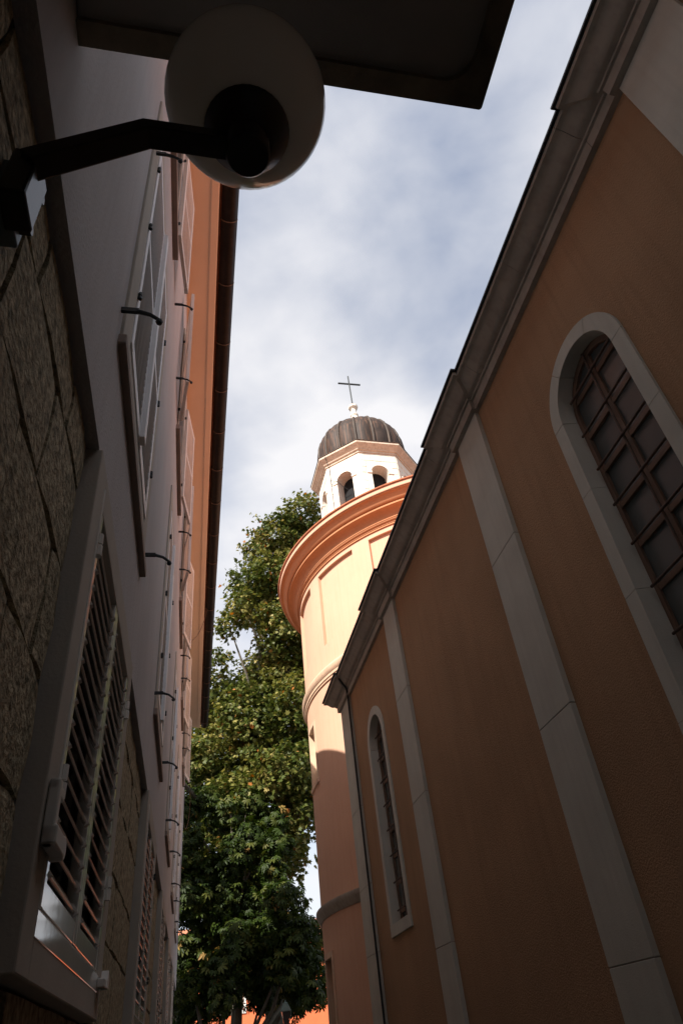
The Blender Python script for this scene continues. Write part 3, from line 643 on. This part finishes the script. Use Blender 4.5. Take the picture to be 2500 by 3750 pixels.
# ------------------------------------------------------------------ church: lantern, dome, cross
LX, LYY = 6.05, 18.35; ROT = -65.5; RB = 1.80; NF = 8
face_w = 2 * RB * math.sin(R_(22.5)); ap = RB * math.cos(R_(22.5))
w = MB(); voids = MB()
faces = []
for k in range(NF):
    na = R_(ROT + 45 * k + 22.5); nx_, ny_ = math.cos(na), math.sin(na); tx, ty = -ny_, nx_
    mp = (lambda nx_, ny_, tx, ty: lambda u, d, z: (LX + nx_ * (ap - d) + tx * u, LYY + ny_ * (ap - d) + ty * u, z))(nx_, ny_, tx, ty); faces.append(mp)
    arched_face(w, -face_w / 2, face_w / 2, 12.8, 18.3, 0, .315, 14.6, 17.33, .5, mp, 16)
lan = build('lantern', w, 'limestone', church, world=True)
for k, mp in enumerate(faces):
    q = MB(); P = [(-.315, 14.6), (.315, 14.6), (.315, 17.33)] + [(.315 * math.cos(R_(11.25 * i)), 17.33 + .315 * math.sin(R_(11.25 * i))) for i in range(1, 16)] + [(-.315, 17.33)]
    q.prism(P, .44, .50, mp); build('opening_dark', q, 'dark_void', lan, world=True)  # near-black sheet put in for the shaded inside of the lantern
    # arch ring and impost blocks standing proud
    q = MB(); T = [R_(180 * i / 16) for i in range(17)]
    V = [mp(r * math.cos(t), d, 17.33 + r * math.sin(t)) for d in (-.018, .02) for r in (.315, .45) for t in T]
    F = []
    for i in range(16): F += [(i, i + 1, 18 + i, 17 + i), (i, i + 1, 35 + i, 34 + i), (17 + i, 18 + i, 52 + i, 51 + i)]
    q.add(V, F); build('arch_ring', q, 'limestone', lan, world=True, smooth=40)
    for s in (-1, 1):
        q = MB(); u0, u1 = sorted((s * .312, s * .465))
        q.box((u0, -.012, 14.6), (u1, .02, 17.25), mp); q.box((u0 - .012, -.045, 17.25), (u1 + .012, .06, 17.335), mp); build('impost', q, 'limestone', lan, world=True, bevel=.006)
# ashlar courses as shallow raised blocks
for k, mp in enumerate(faces):
    if k in (2, 3, 4): continue
    z = 17.82
    for z0, z1, us_ in ((17.86, 18.16, (-.66, -.28, .12, .66)), (17.56, 17.84, (-.66, -.47)), (17.56, 17.84, (.47, .66)), (17.28, 17.54, (-.66, -.5)), (17.28, 17.54, (.5, .66)), (16.9, 17.26, (-.66, -.47)), (16.9, 17.26, (.47, .66)), (16.5, 16.88, (-.66, -.49)), (16.5, 16.88, (.49, .66)), (16.0, 16.48, (-.66, -.47)), (16.0, 16.48, (.47, .66))):
        for a, b in zip(us_[:-1], us_[1:]):
            q = MB(); q.box((a + .005, -random.uniform(.008, .016), z0), (b - .005, .02, z1), mp); build('ashlar_block', q, 'limestone', lan, world=True, bevel=.006)
q = MB(); q.lathe([(RB - .02, 18.22), (RB + .04, 18.22), (RB + .05, 18.29), (RB + .10, 18.31), (RB + .12, 18.35), (RB + .22, 18.44), (RB + .29, 18.50), (RB + .29, 18.585), (RB - .1, 18.62)], 8, (LX, LYY), rot=ROT); build('lantern_cornice', q, 'limestone_dark', church, world=True)
q = MB(); q.lathe([(RB + .29, 18.588), (RB + .315, 18.588), (RB + .315, 18.61), (RB - .1, 18.66)], 8, (LX, LYY), rot=ROT); build('cornice_flashing', q, 'dome_copper', church, world=True)
dprof = [(1.60, 18.60), (1.66, 18.8), (1.69, 19.1), (1.69, 19.5), (1.655, 19.85), (1.56, 20.18), (1.39, 20.46), (1.13, 20.70), (.81, 20.87), (.50, 20.97), (.25, 21.02), (.05, 21.05)]
q = MB(); NG = 16
for r, z in dprof:
    for k in range(NG * 6):
        a = k / 6; fr = a - math.floor(a); bul = 1 + .042 * math.sin(math.pi * fr)
        t = R_(ROT + 360 * a / NG); q.v.append((LX + r * bul * math.cos(t) * .985, LYY + r * bul * math.sin(t) * .985, z))
m_ = NG * 6
for i in range(len(dprof) - 1):
    for k in range(m_): q.f.append((i * m_ + k, i * m_ + (k + 1) % m_, (i + 1) * m_ + (k + 1) % m_, (i + 1) * m_ + k))
dome = build('dome', q, 'dome_copper', church, world=True, smooth=50)
for k in range(NG):
    t = R_(ROT + 360 * k / NG); q = MB()
    q.tube([(LX + r * math.cos(t), LYY + r * math.sin(t), z + .01) for r, z in dprof[:-1]], .052, 8); build('dome_rib', q, 'rib_copper', dome, world=True, smooth=60)
q = MB(); q.lathe([(.42, 20.85), (.40, 21.1), (.30, 21.38), (.20, 21.66), (.215, 21.70), (.215, 21.75), (.165, 21.79), (.135, 21.95), (.17, 22.0), (.17, 22.05), (.115, 22.10), (.105, 22.38), (.20, 22.47), (.205, 22.56), (.13, 22.62), (.01, 22.64)], 8, (LX, LYY), rot=ROT); fin = build('finial', q, 'limestone', church, world=True)
q = MB(); q.tube([(LX, LYY, 22.6), (LX, LYY, 24.54)], .030, 8); q.box((LX - .49, LYY - .028, 24.0), (LX + .49, LYY + .028, 24.056)); build('cross', q, 'iron', church, world=True)
# corner buttress block standing on the drum roof, conductor cable on the lantern
ba = R_(-161); bp = Vector((LX + 1.98 * math.cos(ba), LYY + 1.98 * math.sin(ba), 0)); dr = Vector((math.cos(ba), math.sin(ba), 0)); tn = Vector((-dr.y, dr.x, 0))
bm_ = lambda u, d, z: tuple(bp + tn * u + dr * d + Vector((0, 0, z)))
q = MB(); P0 = [(-.38, -.3), (.38, -.3), (.38, .42), (-.38, .42)]; P1 = [(-.26, -.3), (.26, -.3), (.26, .18), (-.26, .18)]
q.add([bm_(u, d, 12.8) for u, d in P0] + [bm_(u, d, 15.35) for u, d in P1], [(0, 1, 2, 3), (4, 5, 6, 7), (0, 1, 5, 4), (1, 2, 6, 5), (2, 3, 7, 6), (3, 0, 4, 7)])
q.add([bm_(u * 1.2, d * 1.15, 15.35) for u, d in P1] + [bm_(u * 1.2, d * 1.15, 15.45) for u, d in P1], [(0, 1, 2, 3), (4, 5, 6, 7), (0, 1, 5, 4), (1, 2, 6, 5), (2, 3, 7, 6), (3, 0, 4, 7)]); build('buttress', q, 'lichen_stone', church, world=True)
mpf = faces[6]
q = MB(); q.tube([mpf(-.52, -.30, 18.5), mpf(-.54, -.05, 18.1), mpf(-.55, -.035, 17.3), mpf(-.54, -.035, 16.2), mpf(-.52, -.035, 14.8)], .011, 5)
q.tube([mpf(-.55, -.035, 17.3), mpf(-.4, -.05, 17.42), mpf(-.27, -.03, 17.35), mpf(-.2, .12, 17.2), mpf(-.05, .3, 17.05)], .010, 5); build('conductor_cable', q, 'iron', lan, world=True)

# ------------------------------------------------------------------ loose cables on the left building
def cable(pts, label):
    q = MB(); n = 6; P = []
    pv = [Vector(p) for p in pts]
    for i in range(len(pv) - 1):
        p0, p1, p2, p3 = pv[max(i - 1, 0)], pv[i], pv[i + 1], pv[min(i + 2, len(pv) - 1)]
        for k in range(n):
            t = k / n; P.append(.5 * ((2 * p1) + (-p0 + p2) * t + (2 * p0 - 5 * p1 + 4 * p2 - p3) * t * t + (-p0 + 3 * p1 - 3 * p2 + p3) * t ** 3))
    q.tube(P + [pv[-1]], .007, 5)
    tag(build('cable', q, 'cable_brown'), label, 'cable')
bx = lambda u, off: -.38 + KL * u + off
cable([(bx(14.2, .03), 14.2, 9.6), (bx(14.4, .12), 14.4, 9.45), (bx(14.6, .3), 14.6, 9.75), (bx(14.8, .44), 14.8, 10.3), (bx(14.9, .47), 14.9, 10.62)], 'thin brown cable sagging from the pink wall up to the gutter')
cable([(bx(20.2, .02), 20.2, 10.2), (bx(20.6, .05), 20.6, 8.9), (bx(21.0, .10), 21.0, 8.7), (bx(21.6, .18), 21.6, 8.3), (bx(21.7, .18), 21.7, 7.6), (bx(21.3, .10), 21.3, 7.1), (bx(20.9, .03), 20.9, 7.2)], 'thin brown cable looped on the pink wall beside the building corner')

# ------------------------------------------------------------------ trees
PLANE = [(5.81, 30.01, 26.07, 1.11), (4.39, 30.55, 25.03, 1.25), (5.98, 32.58, 25.59, 1.58), (3.4, 31.8, 24.54, 0.87), (3.91, 30.04, 21.85, 1.25), (2.62, 31.26, 22.37, 0.83), (5.29, 31.42, 22.08, 1.38), (2.24, 30.28, 20.02, 0.78), (3.52, 32.34, 21.2, 1.22), (4.51, 30.11, 18.89, 1.33), (1.59, 31.11, 19.45, 0.54), (5.66, 31.56, 18.25, 1.15), (4.04, 31.25, 18.1, 0.78), (4.76, 31.81, 16.99, 1.12), (3.27, 32.36, 16.97, 0.99), (2.34, 33.14, 16.74, 0.71), (1.19, 30.72, 17.16, 0.43), (1.05, 32.03, 16.26, 0.82), (3.91, 32.21, 15.7, 1.24), (2.17, 30.75, 14.69, 1.03), (4.89, 29.71, 14.58, 1.15), (0.84, 33.2, 15.34, 0.96), (2.79, 30.77, 13.62, 1.21), (4.33, 30.83, 13.47, 1.22), (1.25, 32.91, 13.96, 1.27), (5.5, 31.81, 13.41, 1.06), (0.22, 31.4, 12.67, 1.0), (2.53, 32.48, 12.58, 1.36), (3.98, 29.81, 11.38, 1.26), (0.76, 32.25, 11.83, 1.19), (5.23, 31.05, 11.13, 0.99), (1.97, 30.03, 10.39, 1.1), (3.71, 32.08, 10.56, 1.3), (0.56, 33.05, 10.75, 1.0), (4.56, 30.45, 9.6, 0.94), (2.45, 31.97, 9.44, 1.14), (3.86, 30.77, 8.85, 0.99), (1.05, 32.37, 9.4, 1.02), (3.29, 32.3, 8.16, 1.01), (2.1, 30.49, 7.75, 0.94), (4.55, 32.69, 8.49, 0.61),
    (7.4, 31.2, 24.2, 1.5), (7.3, 32.5, 20.5, 1.5), (7.2, 32.0, 16.8, 1.4), (-1.0, 33.0, 13.5, 1.3), (-1.6, 33.2, 10.8, 1.3), (-.9, 32.5, 8.6, 1.1), (7.0, 32.8, 13.0, 1.3), (6.0, 34.5, 22.5, 1.6), (4.2, 34.6, 18.5, 1.4), (4.0, 34.5, 14.0, 1.5), (2.0, 34.8, 11.5, 1.4),
    (-2.6, 24.9, 11.2, 1.0), (-3.6, 25.2, 13.2, 1.1), (-4.4, 26.6, 10.6, 1.1)]  # these three clumps are unseen, added to dapple the sun on the chestnut
CHEST = [(0.09, 27.91, 8.47, 0.52), (0.02, 27.98, 7.74, 0.61), (0.74, 28.33, 7.31, 0.71), (0.17, 27.31, 6.44, 0.63), (1.44, 28.17, 6.42, 0.8), (2.46, 28.48, 6.13, 0.81), (3.23, 26.47, 6.0, 0.66), (0.78, 28.41, 5.73, 0.79), (1.87, 27.22, 5.07, 0.75), (2.92, 27.45, 5.09, 0.76), (3.76, 26.58, 4.91, 0.6), (0.23, 28.02, 4.89, 0.66), (1.31, 26.96, 4.22, 0.72), (2.42, 28.46, 3.96, 0.81), (3.29, 26.92, 4.05, 0.64), (4.14, 27.66, 4.14, 0.52), (0.27, 27.24, 3.74, 0.54), (3.83, 27.79, 3.4, 0.42), (4.21, 26.71, 3.21, 0.36), (1.3, 26.67, 3.39, 0.44), (2.65, 28.14, 3.3, 0.42), (0.21, 28.16, 3.15, 0.36), (3.12, 27.67, 7.2, 0.51), (-1.0, 28.3, 7.3, .9), (-1.3, 28.6, 5.5, .9), (-1.0, 28.1, 3.9, .7),
    (.6, 30.5, 7.0, 1.1), (2.2, 30.8, 6.6, 1.1), (3.7, 30.6, 6.2, 1.0), (4.6, 30.2, 5.2, .9), (.4, 30.6, 5.0, 1.1), (2.0, 30.8, 4.7, 1.1), (3.4, 30.8, 4.4, 1.1), (4.9, 30.4, 3.8, .8), (.2, 30.4, 3.3, .9), (1.2, 30.6, 3.6, .7), (4.0, 30.2, 3.3, .6),
    (1.3, 28.4, 9.3, .7), (2.3, 28.2, 8.3, .8), (3.3, 28.0, 8.0, .6), (.6, 28.6, 10.0, .6), (1.5, 28.0, 7.6, .7), (-.4, 28.2, 9.6, .7), (3.3, 29.0, 9.2, .6), (2.4, 29.0, 10.0, .6)]
def scatter(blobs, per_m2, shrink=1.0):
    P, N = [], []
    for x, y, z, r in blobs:
        r *= shrink
        n = int(per_m2 * r * r * 12.6)
        d = rng.normal(size=(n, 3)); d /= np.linalg.norm(d, axis=1)[:, None]
        # lumpy shell with scattered inner leaves, ragged edge
        lump = 1 + .22 * np.sin(d[:, 0] * 5 + x * 3) * np.sin(d[:, 1] * 5 + y) + .18 * np.sin(d[:, 2] * 7 + z)
        rr = r * lump * (1.06 - .55 * rng.random(n) ** 1.7 + .10 * rng.normal(size=n) * (rng.random(n) < .25))
        P.append(np.array([x, y, z]) + d * rr[:, None] * np.array([1, 1, .92])); N.append(d)
    return np.concatenate(P), np.concatenate(N)
def leaf_mesh(name, P, N, rim, fold, size, droop, matn, parent, tint_hi, per=1):
    n = len(P); k = len(rim)
    nrm = N * .55 + rng.normal(size=(n, 3)) * .55 + np.array([0, 0, .55]); nrm /= np.linalg.norm(nrm, axis=1)[:, None]
    t = rng.normal(size=(n, 3)) + N * .6 + np.array([0, 0, -droop]); t -= (t * nrm).sum(1)[:, None] * nrm; t /= np.linalg.norm(t, axis=1)[:, None]
    s = np.cross(nrm, t); sz = size * rng.uniform(.65, 1.25, n)
    rim = np.array(rim); V = np.empty((n, k + 1, 3), np.float32)
    curl = rng.uniform(-.25, .35, n)
    V[:, 0] = P + t * (sz * .25)[:, None]
    for i, (a, b, h) in enumerate(rim):
        V[:, i + 1] = P + s * (sz * a)[:, None] + t * (sz * b)[:, None] + nrm * (sz * (h + fold * abs(a) - curl * b * b * .6))[:, None]
    me = bpy.data.meshes.new(name); base = (np.arange(n) * (k + 1))[:, None]
    tri = np.array([[0, i + 1, (i + 1) % k + 1] for i in range(k)]); F = (base[:, :, None] + tri[None]).reshape(-1)
    nf = n * k
    me.vertices.add(n * (k + 1)); me.vertices.foreach_set('co', V.reshape(-1))
    me.loops.add(nf * 3); me.loops.foreach_set('vertex_index', F.astype(np.int32))
    me.polygons.add(nf); me.polygons.foreach_set('loop_start', np.arange(0, nf * 3, 3, dtype=np.int32)); me.polygons.foreach_set('loop_total', np.full(nf, 3, np.int32))
    me.update(calc_edges=True); me.validate()
    clump = .5 + .25 * np.sin(P[:, 0] * 1.3 + P[:, 2] * .9) + .25 * np.sin(P[:, 1] * 1.7 - P[:, 2] * 1.6 + 1)
    tint = np.clip(rng.beta(2, 3.2, n) * .75 + .25 * clump + (rng.random(n) < tint_hi) * .5, 0, 1)
    at = me.attributes.new('tint', 'FLOAT', 'POINT'); at.data.foreach_set('value', np.repeat(tint, k + 1).astype(np.float32))
    me.materials.append(MATS[matn]); o = bpy.data.objects.new(name, me); COL.objects.link(o)
    if parent is not None:
        o.parent = parent; o.matrix_parent_inverse = PM[parent.name].inverted()
    return o
PL_RIM = [(0, 0, 0), (.22, .08, 0), (.52, .22, -.03), (.30, .36, 0), (.50, .66, -.05), (.20, .60, 0), (0, 1.0, -.07), (-.20, .60, 0), (-.50, .66, -.05), (-.30, .36, 0), (-.52, .22, -.03), (-.22, .08, 0)]
CH_RIM = [(0, 0, 0), (.07, .25, .01), (.15, .62, 0), (.10, .86, -.02), (0, 1.0, -.05), (-.10, .86, -.02), (-.15, .62, 0), (-.07, .25, .01)]
def branches(parent, base, blobs, r0, name, step):
    q = MB(); tops = sorted(blobs, key=lambda b: b[2])
    zt = max(b[2] for b in blobs); hub = Vector(base)
    trunk = [Vector((base[0] + .25 * math.sin(z * .35), base[1] + .2 * math.cos(z * .3), z)) for z in np.linspace(0, zt * .93, 14)]
    q.tube(trunk, [max(.05, r0 * (1 - .9 * i / 13)) for i in range(14)], 12); tr = build('trunk', q, 'bark', parent, world=True, smooth=60)
    for i, (x, y, z, r) in enumerate(tops):
        if i % step: continue
        zs_ = max(1.6, z - 2.0 - .35 * math.hypot(x - base[0], y - base[1])); j = min(12, int(zs_ / (zt * .93) * 13)); s = trunk[j]; e = Vector((x, y, z + r * .3))
        mid = s.lerp(e, .5) + Vector((random.uniform(-.3, .3), random.uniform(-.3, .3), -.35))
        q = MB(); rb = max(.03, r0 * .42 * (1 - .7 * zs_ / zt)); q.tube([s, s.lerp(mid, .5), mid, mid.lerp(e, .5), e], [rb, rb * .85, rb * .65, rb * .45, rb * .2], 7); build('branch', q, 'bark', parent, world=True, smooth=60)
pt = empty('plane_tree', (3.3, 32.0, 0), 0, 'tall plane tree with yellowing lobed leaves rising behind the church drum', 'tree')
branches(pt, (3.3, 32.0, 0), PLANE, .42, 'plane', 3)
P, N = scatter(PLANE, 19, .88)
def twigs(P, N, k, ln):
    """leaves sit in sprays along short twigs"""
    d = N * .8 + rng.normal(size=P.shape) * .6 + np.array([0, 0, .15]); d /= np.linalg.norm(d, axis=1)[:, None]
    t = rng.uniform(0, 1, (len(P), k)); Q = P[:, None] + d[:, None] * (t * ln)[..., None] + rng.normal(size=(len(P), k, 3)) * .085
    return Q.reshape(-1, 3), np.repeat(N * .5 + d * .5, k, 0)
P, N = twigs(P, N, 7, .55)
leaf_mesh('crown', P, N, PL_RIM, .15, .205, .35, 'plane_leaf', pt, .03)
ct = empty('chestnut_tree', (1.6, 28.3, 0), 0, 'dark horse chestnut with palmate leaves standing low in front of the orange house', 'tree')
branches(ct, (1.6, 28.3, 0), CHEST, .26, 'chestnut', 2)
P, N = scatter(CHEST, 36)
# each compound leaf: six leaflets fanned from the stalk end
n = len(P); Pn, Nn, T = [], [], []
def compound(P, N):
    n = len(P); nrm = N * .7 + rng.normal(size=(n, 3)) * .35 + np.array([0, 0, .5]); nrm /= np.linalg.norm(nrm, axis=1)[:, None]
    t = N * .9 + rng.normal(size=(n, 3)) * .5 + np.array([0, 0, -.75]); t -= (t * nrm).sum(1)[:, None] * nrm; t /= np.linalg.norm(t, axis=1)[:, None]; s = np.cross(nrm, t)
    sz = .235 * rng.uniform(.75, 1.2, n); rim = np.array(CH_RIM); k = len(rim); L = 6; V = np.empty((n, L, k + 1, 3), np.float32)
    for li, a in enumerate(np.radians([-98, -58, -20, 20, 58, 98])):
        a = a + rng.normal(size=n) * .08; d = t * np.cos(a)[:, None] + s * np.sin(a)[:, None]; e = s * np.cos(a)[:, None] - t * np.sin(a)[:, None]; ln = sz * (1 - .28 * (np.abs(a) / 1.7))
        V[:, li, 0] = P + d * (ln * .45)[:, None] - nrm * (ln * .03)[:, None]
        for i, (x, y, h) in enumerate(rim): V[:, li, i + 1] = P + e * (ln * x * 1.15)[:, None] + d * (ln * y)[:, None] + nrm * (ln * (h + .5 * abs(x) - .30 * y * y))[:, None]
    me = bpy.data.meshes.new('crown'); nl = n * L; base = (np.arange(nl) * (k + 1))[:, None]
    tri = np.array([[0, i + 1, (i + 1) % k + 1] for i in range(k)]); F = (base[:, :, None] + tri[None]).reshape(-1); nf = nl * k
    me.vertices.add(nl * (k + 1)); me.vertices.foreach_set('co', V.reshape(-1)); me.loops.add(nf * 3); me.loops.foreach_set('vertex_index', F.astype(np.int32))
    me.polygons.add(nf); me.polygons.foreach_set('loop_start', np.arange(0, nf * 3, 3, dtype=np.int32)); me.polygons.foreach_set('loop_total', np.full(nf, 3, np.int32)); me.update(calc_edges=True); me.validate()
    tint = np.clip(rng.beta(2, 3, n) * .9 + (rng.random(n) < .02) * .5, 0, 1); at = me.attributes.new('tint', 'FLOAT', 'POINT'); at.data.foreach_set('value', np.repeat(tint, L * (k + 1)).astype(np.float32))
    me.materials.append(MATS['chestnut_leaf']); o = bpy.data.objects.new('crown', me); COL.objects.link(o); o.parent = ct; o.matrix_parent_inverse = PM[ct.name].inverted()
compound(P, N)

# ------------------------------------------------------------------ square beyond: house and street lamp
hs = empty('orange_house', (4, 46, 0), 0, 'orange rendered house with red tiled roof beyond the trees', 'house')
q = MB(); hol = []
for fz in (1.0, 4.0):
    for k in range(7): hol.append((-8 + 3.4 * k, -6.9 + 3.4 * k, fz, fz + 1.7))
us = sorted({-10.0, 16.0, *[h[0] for h in hol], *[h[1] for h in hol]}); zs = [0, 1.0, 2.7, 4.0, 5.7, 6.9]
depthwall(q, us, zs, lambda u, z: .2 if any(a < u < b and c < z < d for a, b, c, d in hol) else 0, lambda u, d, z: (u, 46 + d, z))
q.box((-10, 46.3, 0), (16, 54, 6.9)); build('wall', q, 'orange_render', hs, world=True)
for a, b, c, d in hol:
    q = MB(); F = lambda x0, z0, x1, z1: q.box((x0, 45.95, z0), (x1, 46.05, z1))
    F(a - .15, c - .15, a, d + .15); F(b, c - .15, b + .15, d + .15); F(a, d, b, d + .15); F(a, c - .15, b, c); q.box(((a + b) / 2 - .03, 46.1, c), ((a + b) / 2 + .03, 46.16, d)); wi = build('window', q, 'house_white', hs, world=True)
    q = MB(); q.box((a, 46.17, c), (b, 46.19, d)); build('pane', q, 'dark_pane', wi, world=True)
q = MB(); q.box((-10.2, 45.7, 6.9), (16.2, 54.3, 7.15)); build('eaves', q, 'house_white', hs, world=True)
q = MB(); q.add([(-10.4, 45.5, 7.16), (16.4, 45.5, 7.16), (16.4, 54.5, 7.16), (-10.4, 54.5, 7.16), (-7, 50, 8.6), (13, 50, 8.6)], [(0, 1, 5, 4), (1, 2, 5), (2, 3, 4, 5), (3, 0, 4), (0, 1, 2, 3)]); build('roof', q, 'tile', hs, world=True)
sl = empty('street_lamp', (3.05, 25, 0), 0, 'small green metal street lamp with a tapered hood under the chestnut leaves', 'street lamp')
mat('lamp_green', (.10, .14, .125), .5, .15, 10, metal=.2)
q = MB(); q.lathe([(.11, 0), (.11, .25), (.05, .4), (.035, 2.2), (.03, 2.42)], 12, (3.05, 25)); build('post', q, 'lamp_green', sl, world=True, smooth=40)
for s in (-1, 1):
    q = MB(); q.tube([(3.05, 25, 2.38), (3.05 + s * .08, 25, 2.42), (3.05 + s * .12, 25, 2.55), (3.05 + s * .17, 25, 2.76)], .012, 6); build('frame_arm', q, 'lamp_green', sl, world=True, smooth=40)
q = MB(); q.lathe([(.205, 2.75), (.205, 2.775), (.10, 2.93), (.09, 2.96), (.03, 2.99), (.025, 3.03), (.001, 3.04)], 4, (3.05, 25), rot=45); q.lathe([(.001, 2.752), (.205, 2.75)], 4, (3.05, 25), rot=45); build('hood', q, 'lamp_green', sl, world=True)
q = MB(); q.lathe([(.10, 2.44), (.17, 2.752)], 4, (3.05, 25), rot=45); build('glass', q, 'dark_pane', sl, world=True)
